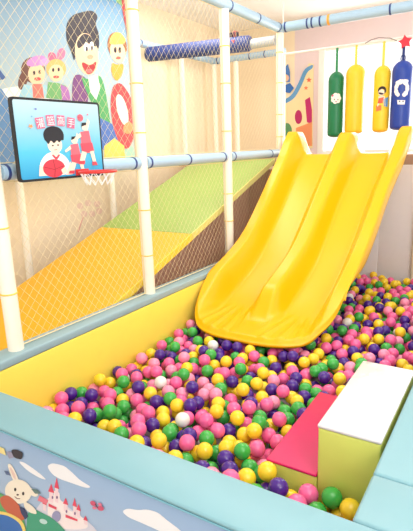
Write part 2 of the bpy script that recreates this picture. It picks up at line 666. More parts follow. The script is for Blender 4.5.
ZM = 1.578
rail((XP, PY[0] + PR, ZM), (XP, PY[1] - PR, ZM), 0.040, 'pale blue padded mid rail behind the backboard', (0.03, 0.95))
rail((XP, PY[1] + PR, ZM), (XP, PY[2] - PR, ZM), 0.040, 'pale blue padded mid rail crossing above the green ramp', (0.03, 0.47, 0.96))
rail((XP, PY[2] + PR, ZM), (XP, PY[3] - PR, ZM), 0.040, 'pale blue padded mid rail running to the slide top', (0.05, 0.8))
rail((XP, 1.0, ZT), (XP, PY[3] + 0.045, ZT), 0.045, 'long pale blue padded top rail slanting down to the corner post', (0.29, 0.45, 0.58, 0.73, 0.86, 0.975))
rail((XP + 0.045, PY[3], ZT), (0.2, PY[3], ZT), 0.047, 'pale blue padded top rail above the slide', (0.012, 0.11, 0.13, 0.165, 0.44, 0.8), (0.2,))
rail((XB, 1.0, ZT), (XB, 6.26, ZT), 0.042, 'rear pale blue padded top rail along the beige wall', (0.5, 0.7, 0.9))
rail((XB - 0.04, 6.3, ZT - 0.005), (-2.71, 6.3, ZT - 0.005), 0.042, 'rear pale blue padded top rail along the back of the frame', (0.1, 0.55, 0.75))

# navy bolster on a grey cross rail
t = thing('padded_rail', 'high pale grey cross rail with a navy padded sleeve and small red print', 'rail', (-3.0, PY[3], 2.73))
MB().tube([(-2.576, PY[3], 2.725), (XP - PR - 0.002, PY[3], 2.725)], 0.05, 20).build('foam_sleeve', M_GREYPAD, t)
MB().tube([(-3.733, 4.74, 2.715), (-3.71, 4.745, 2.715), (-2.60, PY[3] - 0.004, 2.735), (-2.575, PY[3], 2.735)], [0.06, 0.078, 0.082, 0.066], 24).build('navy_sleeve', M_NAVYPAD, t)
c_ = MB()
for (dx, dz, s_) in ((-2.80, 0.0, 0.035), (-2.74, 0.018, 0.026), (-2.86, -0.012, 0.022), (-2.77, -0.03, 0.02)):
    c_.box(dx - s_, dx + s_, PY[3] - 0.125, PY[3] - 0.085, 2.735 + dz - s_ * 0.6, 2.735 + dz + s_ * 0.6, 0.004)
c_.build('red_print', M_RED, t)
c_ = MB()
for i in range(4):
    c_.box(-2.90 + i * 0.05, -2.865 + i * 0.05, PY[3] - 0.09, PY[3] + 0.0, 2.80, 2.855 + 0.012 * (i % 2), 0.01, mi=i % 2)
c_.build('strap', [mat('dark_cloth', (50, 40, 60), 0.7), mat('dull_red_cloth', (150, 60, 66), 0.7)], t)


# ------------------------------------------------------------------ nets
def net(y0, y1, z0, z1, x, label, step=0.052, r=0.0009):
    bm = MB()
    pitch = step * 1.35

    def clip(c, sgn):
        # line: (z - z0) = sgn*1.15*(y - y0) + c
        pts = []
        k = 1.15 * sgn
        ys = [y0, y1]
        cand = []
        for y in ys:
            z = z0 + k * (y - y0) + c
            if z0 - 1e-6 <= z <= z1 + 1e-6:
                cand.append((y, z))
        for z in (z0, z1):
            y = y0 + (z - z0 - c) / k
            if y0 < y < y1:
                cand.append((y, z))
        if len(cand) >= 2:
            cand.sort()
            pts = [cand[0], cand[-1]]
        return pts
    span = (z1 - z0) + 1.15 * (y1 - y0)
    n = int(span / pitch) + 1
    for sgn in (1, -1):
        for i in range(n + 1):
            c = i * pitch - (1.15 * (y1 - y0) if sgn > 0 else 0)
            p = clip(c, sgn)
            if p and (abs(p[0][0] - p[1][0]) > 0.01):
                dx = 0.0015 * sgn
                bm.tube([(x + dx, p[0][0], p[0][1]), (x + dx, p[1][0], p[1][1])], r, 4, cap=False)
    o = thing('safety_net', label, 'net', (x, (y0 + y1) / 2, z0))
    bm.build('netting', M_NET, o, smooth=False)
    e = MB()
    e.tube([(x, y0, z0), (x, y1, z0), (x, y1, z1), (x, y0, z1)], 0.004, 6, closed=True)
    e.build('edge_rope', M_NET, o)


XN = XP
for i, l in enumerate(('cream diamond safety net behind the backboard', 'cream diamond safety net right of the backboard above the yellow and green ramp',
                       'cream diamond safety net beside the top of the slide')):
    net(PY[i] + PR + 0.006, PY[i + 1] - PR - 0.006, ZR + 0.012, ZM - 0.048, XN, 'lower ' + l)
    net(PY[i] + PR + 0.006, PY[i + 1] - PR - 0.006, ZM + 0.048, ZT - 0.052, XN, 'upper ' + l)

# ------------------------------------------------------------------ ramp
RX0, RX1 = -3.40, -2.335


def rz(Y):
    return 0.333 * (Y - 5.19) + 1.53


def ramp(y0, y1, name, label, m1, m2):
    q = thing(name, label, 'ramp', ((RX0 + RX1) / 2, (y0 + y1) / 2, rz(y0) - 0.1))
    th = 0.055
    MB().prism([(RX0, y0, rz(y0)), (RX0, y1, rz(y1)), (RX0, y1, rz(y1) - th), (RX0, y0, rz(y0) - th)], (RX1 - 0.012 - RX0, 0, 0), bev=0.008).build('foam_pad', m1, q)
    ys = max(y0, 1.7)
    MB().prism([(-2.70, ys, 0.001), (-2.70, y1, 0.001), (-2.70, y1, rz(y1) - th), (-2.70, ys, rz(ys) - th)], (0.03, 0, 0)).build('support_board', M_BROWN, q)
    MB().prism([(RX1 - 0.012, y0, rz(y0)), (RX1 - 0.012, y1, rz(y1)), (RX1 - 0.012, y1, rz(y1) - th), (RX1 - 0.012, y0, rz(y0) - th)], (0.012, 0, 0)).build('edge_trim', m2, q)


ramp(0.95, 3.448, 'foam_ramp', 'yellow padded ramp mat behind the net', M_RAMPY, mat('yellow_edge', (250, 214, 70), 0.5))
ramp(3.452, 5.165, 'foam_ramp', 'green padded ramp mat rising to the slide platform', M_RAMPG, M_RAMPE)
tag(MB().box(-3.40, -2.30, 5.172, 5.20, 0, 1.40, 0.004).build('partition_board', M_BROWN), 'brown upright board beneath the platform, under the green ramp edge', 'board')

# ------------------------------------------------------------------ platform
t = thing('platform', 'raised play deck at the top of the slide', 'platform', (-2.2, 5.8, 0))
MB().box(XB + 0.04, -0.3, 5.265, 6.24, 1.43, 1.53, 0.008).build('deck', M_DECK, t)
MB().box(-2.19, -1.2, 5.265, 5.29, 0.0, 1.425, 0.006).build('front_panel', M_PANELW, t)
MB().box(-1.195, -0.3, 5.265, 5.29, 0.0, 1.425, 0.006).build('side_panel', M_PANELW, t)

# ------------------------------------------------------------------ punching bags
t = thing('hanging_rail', 'thin white hanging rail holding the punching bags', 'rail', (-1.4, 5.6, 2.66))
MB().tube([(-2.44, 5.6, 2.672), (-0.5, 5.6, 2.672)], 0.012, 12).build('bar', M_WHITE, t)
for x in (-2.43, -0.52):
    MB().tube([(x, 5.6, 2.672), (x, 5.6, ZC)], 0.006, 8).build('drop_rod', M_WHITE, t)


def bag(x, ztop, zbot, r, rgb, label, strap_rgb):
    y = 5.6
    b = thing('punching_bag', label, 'punching bag', (x, y, zbot), 'punching bags hanging over the platform')
    pr = []
    for k in range(7):
        q = k / 6 * PI / 2
        pr.append((max(0.004, r * 0.985 * math.sin(q)), zbot + 0.035 * (1 - math.cos(q))))
    for k in range(5):
        pr.append((r * (1.0 + 0.012 * math.sin(k * 1.7)), zbot + 0.05 + (ztop - zbot - 0.15) * k / 4))
    for k in range(1, 9):
        q = k / 8 * PI / 2
        pr.append((max(0.004, r * math.cos(q)), ztop - 0.10 + 0.10 * math.sin(q)))
    MB().lathe(pr, x, y, 28).build('body', mat('bag_%d_%d_%d' % rgb, rgb, 0.4, 0.04, 0.1, 14), b)
    MB().box(x - 0.013, x + 0.013, y - 0.004, y + 0.004, ztop - 0.01, 2.662, 0.002).build('strap', mat('strap_%d_%d_%d' % strap_rgb, strap_rgb, 0.6), b)
    return b


def bag_art(x, r):
    """prints wrap the front of the bag, which faces the pit and the camera"""
    y = 5.6
    d = Vector((-x, -y, 0)).normalized()
    s_ = Vector((0, 0, 1)).cross(d) * 1.0

    def f(a_, z):
        q = a_ / r
        return Vector((x, y, 0)) + (d * math.cos(q) + s_ * math.sin(q)) * (r * 1.03) + Vector((0, 0, z))
    return f, d


GRN = bag(-1.80, 2.42, 1.725, 0.085, (8, 118, 74), 'green punching bag with a round white flower print', (50, 140, 90))
f, d = bag_art(-1.80, 0.087)
a = Art(f, d)
for k in range(7):
    a.ell(0.034 * math.cos(k * 2 * PI / 7), 2.135 + 0.034 * math.sin(k * 2 * PI / 7), 0.024, 0.024, (240, 238, 232), n=16)
a.ell(0, 2.135, 0.03, 0.03, (244, 242, 236), n=16)
a.ell(-0.036, 2.165, 0.011, 0.011, (222, 90, 130), n=12)
a.ell(0.02, 2.12, 0.006, 0.008, (60, 60, 60), n=10)
a.ell(-0.016, 2.124, 0.006, 0.008, (60, 60, 60), n=10)
a.ell(0.002, 2.10, 0.014, 0.006, (226, 120, 140), n=10)
a.build('printed_flower', GRN)
bag(-1.593, 2.47, 1.75, 0.098, (246, 200, 40), 'plain yellow punching bag between the green one and the printed yellow one', (240, 214, 90))
YB2 = bag(-1.310, 2.43, 1.755, 0.084, (246, 204, 44), 'yellow punching bag with a small black-haired figure print', (240, 214, 90))
f, d = bag_art(-1.310, 0.086)
a = Art(f, d)
a.ell(0.0, 2.175, 0.042, 0.042, (30, 26, 34), n=18)
a.ell(-0.006, 2.155, 0.030, 0.032, (250, 226, 206), n=18)
a.poly([(-0.03, 2.12), (0.028, 2.12), (0.04, 2.02), (-0.042, 2.02)], (250, 224, 200))
a.poly([(-0.03, 2.10), (0.02, 2.11), (0.01, 2.05), (-0.038, 2.05)], (228, 90, 60))
a.poly([(0.02, 2.09), (0.07, 2.11), (0.065, 2.01), (0.025, 2.02)], (90, 150, 200))
a.poly([(-0.055, 2.03), (0.0, 2.03), (0.0, 1.98), (-0.05, 1.97)], (240, 120, 70))
a.build('printed_figure', YB2)
BLU = bag(-1.115, 2.455, 1.77, 0.099, (26, 62, 160), 'blue punching bag with a ragged white ring print', (30, 50, 120))
f, d = bag_art(-1.115, 0.101)
a = Art(f, d)
for k in range(17):
    q = math.radians(-60 + k * 18.5)
    g = 1 + 0.16 * math.sin(k * 2.3)
    a.ell(0.056 * math.cos(q), 2.175 + 0.068 * math.sin(q), 0.020 * g, 0.022 * g, (244, 244, 246), n=12)
a.ell(-0.03, 2.238, 0.034, 0.018, (244, 244, 246), n=14)
a.ell(0.03, 2.244, 0.034, 0.018, (244, 244, 246), n=14)
a.poly([(-0.036, 2.068), (0.04, 2.06), (0.036, 2.02), (-0.03, 2.025)], (240, 240, 244))
a.ell(0.02, 2.05, 0.007, 0.007, (26, 40, 90), n=10)
a.ell(-0.012, 2.052, 0.007, 0.007, (26, 40, 90), n=10)
a.build('printed_ring', BLU)
# loop above the blue bag
MB().tube([(-1.115 + 0.022 * math.cos(q * PI / 8), 5.592, 2.475 + 0.035 * math.sin(q * PI / 8)) for q in range(16)], 0.005, 6, closed=True).build('hook_loop', M_NAVYPAD, BLU)

st = []
for i in range(10):
    q = math.radians(90 + 36 * i + 8)
    rr_ = 0.07 if i % 2 == 0 else 0.034
    st.append((-1.10 + rr_ * math.cos(q), 5.565, 2.625 + rr_ * math.sin(q)))
tag(MB().prism(st, (0, 0.02, 0), bev=0.004).build('star_ornament', mat('red_felt', (226, 50, 72), 0.6)), 'red star ornament above the blue punching bag', 'ornament')
tag(MB().tube([(-1.50, 5.584, 2.665), (-1.44, 5.58, 2.69), (-1.36, 5.578, 2.70), (-1.25, 5.575, 2.68), (-1.18, 5.572, 2.645)], 0.004, 6).build('string', mat('grey_string', (120, 110, 110), 0.7)),
    'thin dark string running to the red star', 'string')

# ------------------------------------------------------------------ wall mural (left)
XM = -3.70
t = thing('printed_banner', 'large printed sky banner of cheerful cartoon children behind the backboard', 'banner', (XM, 3.3, 1.6))
mur = MB()
mur.prism([on_x(-120, 185, XM), on_x(140, 158.5, XM), on_x(131, -20, XM), on_x(-120, -60, XM)], (-0.012, 0, 0))
M_MURAL = ramp_mat('mural_sky_print', 2, 1.6, 3.2, [(0.0, (198, 206, 200)), (0.45, (172, 194, 206)), (1.0, (92, 142, 186))], 0.55)
mur.build('printed_sheet', M_MURAL, t)


def on_mural(x, y):
    return on_x(x, y, XM)


a = Art(on_mural, (1, 0, 0))
SK, BK = (248, 206, 170), (40, 36, 52)
# soft clouds and ground
a.ell(22, 95, 34, 9, (232, 240, 240), rot=-4)
a.poly([(-40, 92), (0, 86), (6, 96), (14, 104), (20, 170), (-40, 175)], (96, 140, 190))
a.poly([(-20, 66), (0, 70), (6, 78), (2, 80), (-20, 76)], (70, 100, 160))
# child with a purple hat ribbon
a.ell(33, 70, 12, 13, (110, 70, 60), rot=-10)
a.ell(23, 80, 4.5, 10, (110, 70, 60), rot=15)
a.ell(36.5, 74, 8.5, 10.5, SK)
a.ell(36, 61, 10, 5, (196, 140, 206), rot=-18)
a.ell(44, 62, 5, 3.5, (214, 160, 216), rot=-25)
a.ell(34, 73, 1.2, 2.2, BK)
a.ell(39.5, 72, 1.2, 2.2, BK)
a.ell(37.5, 79, 3.4, 1.8, (214, 80, 80))
a.poly([(24, 84), (34, 87), (46, 85), (52, 98), (18, 98)], (160, 206, 224))
a.poly([(32, 84), (42, 84), (44, 98), (33, 98)], (230, 120, 110))
# child with a pink bow
a.ell(57, 62, 6.5, 4, (236, 120, 156), rot=25)
a.ell(61, 54, 4, 6, (236, 120, 156), rot=15)
a.ell(52, 57, 4, 5, (230, 100, 140), rot=-20)
a.ell(56, 69, 10, 10, (226, 180, 110))
a.ell(56, 73, 7.5, 8.5, SK)
a.ell(56, 77, 3, 1.4, (214, 80, 80))
a.ell(53, 70, 1.1, 2, BK)
a.ell(58.5, 69.5, 1.1, 2, BK)
a.poly([(48, 82), (58, 83), (66, 86), (70, 100), (46, 98)], (110, 170, 110))
a.poly([(60, 84), (68, 88), (71, 102), (62, 100)], (170, 110, 180))
# tall child with black hair, green scarf, purple waistcoat
a.poly([(72, 54), (66, 40), (66, 24), (72, 15), (82, 12), (92, 10), (98, 16), (95, 24), (99, 34), (99, 48), (96, 54), (84, 40), (76, 52), (74, 62)], BK)
a.ell(86.5, 54, 11.5, 21, SK, rot=-8)
a.poly([(76, 42), (84, 32), (96, 40), (97, 48), (86, 42), (78, 50)], BK)
a.ell(86, 47, 2.4, 4.6, (250, 248, 244))
a.ell(91.5, 46, 2.2, 4.4, (250, 248, 244))
a.ell(86.6, 49, 1.1, 2.6, BK)
a.ell(91.6, 48, 1.1, 2.6, BK)
a.ell(90, 57, 3.2, 2.4, (224, 160, 130))
a.poly([(81, 61), (90, 66), (97, 60), (94, 72), (88, 75), (83, 70)], (170, 40, 50))
a.ell(89, 71, 3.4, 2.2, (236, 110, 110))
a.poly([(72, 76), (80, 74), (88, 80), (88, 104), (82, 120), (72, 118)], (120, 70, 130))
a.poly([(80, 76), (88, 80), (99, 74), (104, 84), (110, 120), (112, 140), (102, 132), (96, 112), (88, 96)], (76, 160, 96))
a.poly([(88, 78), (97, 74), (100, 88), (96, 100), (90, 92)], (236, 244, 240))
a.poly([(100, 118), (112, 124), (118, 140), (108, 152), (100, 148)], (70, 110, 190))
# child in red with an orange cap and a yellow drum
a.ell(117, 46, 9.5, 14, (150, 96, 60), rot=-12)
a.ell(117.5, 52, 7.5, 11.5, SK, rot=-12)
a.poly([(109, 40), (113, 33), (120, 32), (126, 40), (124, 44), (110, 45)], (240, 196, 90))
a.ell(118, 58, 2.6, 1.6, (210, 90, 80))
a.poly([(111, 62), (117, 65), (124, 63), (122, 76), (116, 82), (111, 74)], (244, 160, 60))
a.ell(115, 50, 1.4, 3, BK)
a.ell(119.5, 50, 1.4, 3, BK)
a.poly([(112, 86), (120, 82), (128, 92), (134, 106), (137, 124), (134, 138), (128, 150), (120, 146), (113, 128), (110, 106)], (222, 60, 66))
a.ell(122, 110, 5, 16, (248, 238, 226), rot=-14)
a.ell(128, 128, 5, 6, (244, 150, 90), rot=20)
a.poly([(104, 146), (114, 138), (124, 146), (125, 158), (104, 158)], (244, 206, 90))
a.poly([(124, 150), (132, 146), (138, 158), (125, 158)], (170, 210, 190))
# red curtain strip at the edge
a.poly([(117, -20), (131, -20), (133.5, 30), (136.5, 90), (137, 112), (134, 112), (131, 70), (127, 36), (122, 10)], (178, 44, 54))
a.poly([(110, -20), (118, -20), (122, 6), (116, 2)], (120, 170, 110))
a.poly([(100, -20), (112, -20), (116, 2), (108, 0)], (90, 160, 200))
a.build('printed_artwork', t)

# faint sticker low on the wall
t = thing('wall_sticker', 'faint pink flower sticker on the beige wall above the yellow ramp', 'sticker', (XW, 3.6, 1.0))


def on_wl(x, y):
    return on_x(x, y, XW + 0.0)


a = Art(on_wl, (1, 0, 0))
for (x, y) in ((80, 206), (88, 203), (97, 204), (99, 211), (92, 214), (84, 214)):
    a.ell(x, y, 3.2, 3.2, (246, 214, 196), n=14)
a.line([(83, 217), (78, 232)], 1.2, (240, 180, 170))
a.build('printed_flower', t)

# ------------------------------------------------------------------ poster on back wall
YP = 6.985
t = thing('wall_poster', 'cream cartoon poster with a blue wave beside the window', 'poster', (-2.6, YP, 1.5))
pm = MB()
pm.prism([on_y(284, 150, YP), on_y(312.5, 148, YP), on_y(313.5, 64, YP), on_y(309, 63, YP), on_y(301, 80, YP), on_y(293, 97, YP), on_y(284, 103, YP)], (0, 0.012, 0))
pm.build('printed_sheet', mat('poster_cream', (246, 226, 176), 0.6), t)
a = Art(lambda x, y: on_y(x, y, YP), (0, -1, 0))
a.poly([(283, 104), (284, 100), (292, 95), (299, 82), (304, 69), (313, 64), (313, 68), (307, 72), (302, 85), (295, 98), (287, 103)], (100, 160, 210))
a.poly([(284, 68), (288, 64), (290, 72), (290, 82), (284, 82)], (80, 130, 200))
a.ell(286, 78, 3, 3.5, (248, 200, 170))
a.poly([(283, 86), (290, 83), (294, 88), (290, 93), (283, 92)], (50, 110, 190))
a.star(309, 80, 3, (232, 110, 80))
a.star(306, 88, 2.4, (240, 130, 90))
a.ell(298.5, 117, 3.6, 7, (186, 30, 100))
a.poly([(305, 100), (310, 97), (312, 110), (312, 125), (307, 122)], (196, 34, 110))
a.poly([(296, 128), (312, 122), (312, 146), (296, 146)], (240, 150, 100))
a.ell(287, 131, 5, 8, (90, 150, 100))
a.build('printed_artwork', t)

# ------------------------------------------------------------------ basketball backboard
BX = -2.135
c_bl, c_br = on_x(15.7, 184.5, BX), on_x(100.9, 172, BX + 0.02)
c_tl, c_tr = on_x(12.5, 96.7, BX), on_x(101.4, 104.6, BX + 0.02)
ey = (c_br + c_tr - c_bl - c_tl) / 2
ey.z = 0
BW = ey.length
ey.normalize()
ez = Vector((0, 0, 1))
en = ey.cross(ez)
if en.x < 0:
    en = -en
b0 = Vector((c_bl.x, (c_bl.y + c_tl.y) / 2, 1.527))
BH = 0.415
t = thing('basketball_backboard', 'framed blue mini basketball backboard with red hoop hung on the rail', 'backboard', tuple(b0 + ey * BW / 2))


def bpt(u, v, w=0.0):
    return b0 + ey * (u * BW) + ez * (v * BH) + en * w


def rrect(u0, u1, v0, v1, ru, n=5):
    pts = []
    rv = ru * BW / BH
    for (cu, cv, s0) in ((u1 - ru, v1 - rv, 0), (u0 + ru, v1 - rv, 90), (u0 + ru, v0 + rv, 180), (u1 - ru, v0 + rv, 270)):
        for k in range(n + 1):
            q = math.radians(s0 + 90 * k / n)
            pts.append((cu + ru * math.cos(q), cv + rv * math.sin(q)))
    return pts


fb = MB()
fb.prism([bpt(u, v, -0.012) for u, v in rrect(0, 1, 0, 1, 0.03)], en * 0.016)
fb.build('frame', M_BLACK, t)
M_BRD = ramp_mat('backboard_print', 2, 1.53, 1.94, [(0.0, (32, 150, 206)), (0.35, (80, 190, 226)), (0.75, (160, 206, 226)), (1.0, (186, 214, 226))], 0.4)
fb = MB()
fb.prism([bpt(u, v, 0.0) for u, v in rrect(0.022, 0.978, 0.03, 0.97, 0.02)], en * 0.006)
fb.build('printed_sheet', M_BRD, t)


# artwork authored in unit board coordinates
def on_board(u, v):
    return bpt(u, v, 0.006)


a = Art(on_board, tuple(en))
HR, SKB, WH, RB = (26, 26, 36), (250, 222, 204), (246, 244, 246), (226, 66, 82)
# near player: white shirt, black hair, red ball
a.poly([(0.22, 0.05), (0.22, 0.22), (0.30, 0.33), (0.40, 0.36), (0.50, 0.31), (0.56, 0.22), (0.57, 0.05)], WH)
a.poly([(0.36, 0.30), (0.45, 0.30), (0.45, 0.42), (0.36, 0.42)], SKB)
a.ell(0.41, 0.44, 0.082, 0.105, SKB)
a.poly([(0.30, 0.50), (0.29, 0.58), (0.33, 0.65), (0.41, 0.675), (0.49, 0.65), (0.525, 0.58), (0.515, 0.49), (0.49, 0.50), (0.46, 0.46), (0.44, 0.50), (0.40, 0.45), (0.37, 0.50), (0.34, 0.44), (0.32, 0.48)], HR)
a.ell(0.385, 0.43, 0.012, 0.01, HR, n=10)
a.ell(0.445, 0.435, 0.012, 0.01, HR, n=10)
a.line([(0.395, 0.375), (0.43, 0.378)], 0.008, (200, 110, 100))
a.poly([(0.36, 0.31), (0.41, 0.24), (0.46, 0.31), (0.44, 0.32), (0.41, 0.28), (0.38, 0.32)], RB)
a.poly([(0.20, 0.06), (0.22, 0.20), (0.28, 0.14), (0.29, 0.06)], SKB)
a.poly([(0.50, 0.05), (0.57, 0.22), (0.60, 0.12), (0.58, 0.05)], SKB)
a.ell(0.375, 0.145, 0.125, 0.115, (216, 58, 76))
a.line([(0.26, 0.17), (0.375, 0.13), (0.49, 0.17)], 0.008, (150, 34, 50))
a.line([(0.37, 0.26), (0.385, 0.14), (0.37, 0.04)], 0.008, (150, 34, 50))
a.poly([(0.47, 0.05), (0.52, 0.10), (0.50, 0.16), (0.45, 0.12)], SKB)
# two jumping players in red
for (ox, oy, s_) in ((0.62, 0.10, 0.88), (0.76, 0.22, 1.0)):
    def q(px, py):
        return (ox + px * s_, oy + py * s_)
    a.ell(*q(0.02, 0.44), 0.035, 0.042, SKB)
    a.poly([q(-0.02, 0.45), q(-0.01, 0.50), q(0.04, 0.505), q(0.06, 0.45), q(0.03, 0.47)], HR)
    a.poly([q(-0.04, 0.38), q(0.07, 0.40), q(0.09, 0.24), q(-0.04, 0.22)], (234, 104, 120))
    a.poly([q(-0.05, 0.23), q(0.10, 0.24), q(0.12, 0.12), q(0.03, 0.10), q(-0.04, 0.12)], (220, 76, 96))
    a.poly([q(0.05, 0.39), q(0.09, 0.52), q(0.065, 0.56), q(0.02, 0.40)], SKB)
    a.poly([q(-0.04, 0.37), q(-0.12, 0.30), q(-0.11, 0.27), q(-0.03, 0.32)], SKB)
    a.poly([q(-0.04, 0.13), q(0.02, 0.11), q(-0.02, -0.01), q(-0.08, 0.0)], SKB)
    a.poly([q(0.06, 0.12), q(0.11, 0.13), q(0.13, -0.02), q(0.09, -0.03)], SKB)
    a.poly([q(-0.08, 0.0), q(-0.01, 0.0), q(-0.02, -0.05), q(-0.10, -0.04)], RB)
    a.poly([q(0.08, -0.02), q(0.13, -0.02), q(0.15, -0.07), q(0.08, -0.07)], RB)
a.ell(0.735, 0.785, 0.036, 0.046, (232, 100, 116))
a.line([(0.70, 0.79), (0.77, 0.78)], 0.005, (170, 50, 70))
a.star(0.17, 0.665, 0.03, (240, 150, 90))
a.ell(0.24, 0.87, 0.012, 0.012, (120, 130, 200), n=10)
a.ell(0.83, 0.83, 0.010, 0.012, (232, 120, 150), n=10)
a.ell(0.19, 0.78, 0.008, 0.010, (120, 170, 210), n=10)
# lettering tiles
TILES = ((0.27, 0.705, 8), (0.385, 0.74, 4), (0.50, 0.74, -3), (0.615, 0.715, -8))
for (cu, cv, an) in TILES:
    c, s = math.cos(math.radians(an)), math.sin(math.radians(an))
    pts = []
    for (du, dv) in ((-0.044, -0.066), (0.044, -0.066), (0.044, 0.066), (-0.044, 0.066)):
        pts.append((cu + du * c - dv * s * 0.8, cv + du * s * 1.2 + dv * c))
    a.poly(pts, (232, 104, 140))
a.build('printed_artwork', t)
lm = MB()
lett = []
for ch, (cu, cv, an) in zip('灌篮高手', TILES):
    fc = bpy.data.curves.new('lettering', 'FONT')
    fc.body = ch
    fc.align_x = 'CENTER'
    fc.align_y = 'CENTER'
    fc.size = 0.050
    fc.extrude = 0.0
    fc.resolution_u = 3
    fo = bpy.data.objects.new('lettering_tmp', fc)
    COL.objects.link(fo)
    bpy.context.view_layer.update()
    me = bpy.data.meshes.new_from_object(fo.evaluated_get(bpy.context.evaluated_depsgraph_get()))
    bpy.data.objects.remove(fo)
    xs = [v.co.x for v in me.vertices] or [0]
    ys = [v.co.y for v in me.vertices] or [0]
    mx, my = (min(xs) + max(xs)) / 2, (min(ys) + max(ys)) / 2
    c, s = math.cos(math.radians(an)), math.sin(math.radians(an))
    base = bpt(cu, cv, 0.006 + 0.0055)
    bvs = []
    for v in me.vertices:
        x, y = v.co.x - mx, v.co.y - my
        x, y = x * c - y * s, x * s + y * c
        bvs.append(lm.bm.verts.new(base + ey * x + ez * y))
    for p in me.polygons:
        try:
            lm.bm.faces.new([bvs[i] for i in p.vertices])
        except ValueError:
            pass
    bpy.data.meshes.remove(me)
lm.build('lettering', mat('ink_letter_white', (250, 240, 244), 0.5), t, smooth=False)
# hoop
hc = bpt(0.70, 0.075, 0.0) + en * 0.135
HRAD = 0.10
h_ = MB()
h_.tube([hc + ey * (HRAD * math.cos(2 * PI * k / 32)) + en * (HRAD * math.sin(2 * PI * k / 32)) for k in range(32)], 0.007, 10, closed=True)
hoop = h_.build('hoop', M_RED, t)
h_ = MB()
h_.prism([bpt(0.62, 0.03, 0.006), bpt(0.78, 0.03, 0.006), bpt(0.78, 0.11, 0.006), bpt(0.62, 0.11, 0.006)], en * 0.006)
h_.tube([bpt(0.66, 0.055, 0.01), hc - en * HRAD * 0.93 - ey * 0.03], 0.006, 8)
h_.tube([bpt(0.74, 0.055, 0.01), hc - en * HRAD * 0.93 + ey * 0.03], 0.006, 8)
h_.build('bracket', M_RED, hoop)
h_ = MB()
NN = 12
lv = [(HRAD, 0.0), (HRAD * 0.82, -0.035), (HRAD * 0.66, -0.07)]
for k in range(NN):
    for (ra, za), (rb, zb), sh in ((lv[0], lv[1], 0), (lv[1], lv[2], 0.5)):
        for sg in (-0.5, 0.5):
            q0 = 2 * PI * (k + sh) / NN
            q1 = 2 * PI * (k + sh + sg) / NN
            h_.tube([hc + ey * (ra * math.cos(q0)) + en * (ra * math.sin(q0)) + ez * za, hc + ey * (rb * math.cos(q1)) + en * (rb * math.sin(q1)) + ez * zb], 0.0022, 5, cap=False)
h_.build('hoop_net', mat('white_cord', (245, 245, 245), 0.7), hoop)
for u in (0.2, 0.8):
    MB().tube([bpt(u, 0.2, -0.012), bpt(u, 0.2, -0.058)], 0.01, 8).build('hanger', M_STEEL, t)

# ------------------------------------------------------------------ balls
R = 0.0395
COLORS = {'pink': (248, 104, 166), 'light pink': (252, 150, 188), 'yellow': (252, 216, 50), 'green': (62, 176, 76), 'purple': (72, 30, 142), 'white': (244, 240, 236)}
BM = {}
for k, c in COLORS.items():
    BM[k] = mat('ball_' + k.replace(' ', '_'), c, 0.2, spec=0.6)


def toe_hit(x, y, z):
    """a ball centred here would touch the slide from below"""
    c, hw = slide_center(y)
    v = (x - c) / (hw + 0.02)
    if abs(v) >= 1 or y < slide_front(v) - 0.01:
        return False
    return z + R > slide_floor(y) - 0.065


def steps_hit(x, y):
    return -0.775 - R < x and 1.617 - R < y < 2.265 + R


rng = random.Random(11)
cell = 2 * R
grid = {}
balls = []


def land(x, y):
    z = PIT_Z + R
    gx, gy = int(x // cell), int(y // cell)
    for i in (-1, 0, 1):
        for j in (-1, 0, 1):
            for (bx, by, bz) in grid.get((gx + i, gy + j), ()):
                d2 = (bx - x) ** 2 + (by - y) ** 2
                if d2 < 4 * R * R:
                    zz = bz + math.sqrt(4 * R * R - d2)
                    if zz > z:
                        z = zz
    return z


x0, x1, y0, y1 = XL + R + 0.001, XR - R - 0.001, YF + R + 0.004, YB - R - 0.004


def drop(xa, xb, ya, yb, rise, tries, max_fail, limit):
    fails = 0
    while len(balls) < limit and fails < max_fail:
        best = None
        for k in range(tries):
            x, y = rng.uniform(xa, xb), rng.uniform(ya, yb)
            if steps_hit(x, y):
                continue
            z = land(x, y)
            # gentle mounds of the heap
            top = 0.292 + rise + 0.014 * math.sin(x * 5.1 + 1.0) * math.cos(y * 3.7) + 0.012 * sm(1.6, 4.5, y)
            if z > top or toe_hit(x, y, z):
                continue
            if best is None or z - top < best[0]:
                best = (z - top, x, y, z)
        if best is None:
            fails += 1
            continue
        _, x, y, z = best
        balls.append((x, y, z))
        grid.setdefault((int(x // cell), int(y // cell)), []).append((x, y, z))


drop(x0, x1, y0, y1, 0.0, 26, 80, 5200)
drop(x0, x1, y0, 1.75, 0.015, 30, 40, 5600)
drop(-0.86, x1, y0, 1.617 - R, 0.10, 30, 60, 5700)

# which balls show, and how large
Wd, Hd = 413, 531
zb = np.full((Hd, Wd), 1e9)
ib = np.full((Hd, Wd), -1, dtype=int)
pr_ = []
for i, b in enumerate(balls):
    px, py, dz = proj(b)
    pr_.append((px, py, dz))
    rp = F_PX * R / dz
    # the front barrier and the steps hide some
    tt = (YF - CAM.y) / (b[1] - CAM.y)
    if CAM.z + (b[2] - CAM.z) * tt < ZR - 0.012:
        continue
    X0, X1, Y0, Y1 = int(px - rp), int(px + rp) + 1, int(py - rp), int(py + rp) + 1
    for yy in range(max(0, Y0), min(Hd, Y1 + 1)):
        for xx in range(max(0, X0), min(Wd, X1 + 1)):
            q = (xx + 0.5 - px) ** 2 + (yy + 0.5 - py) ** 2
            if q < rp * rp:
                dd = dz - math.sqrt(rp * rp - q) * dz / F_PX
                if dd < zb[yy, xx]:
                    zb[yy, xx] = dd
                    ib[yy, xx] = i
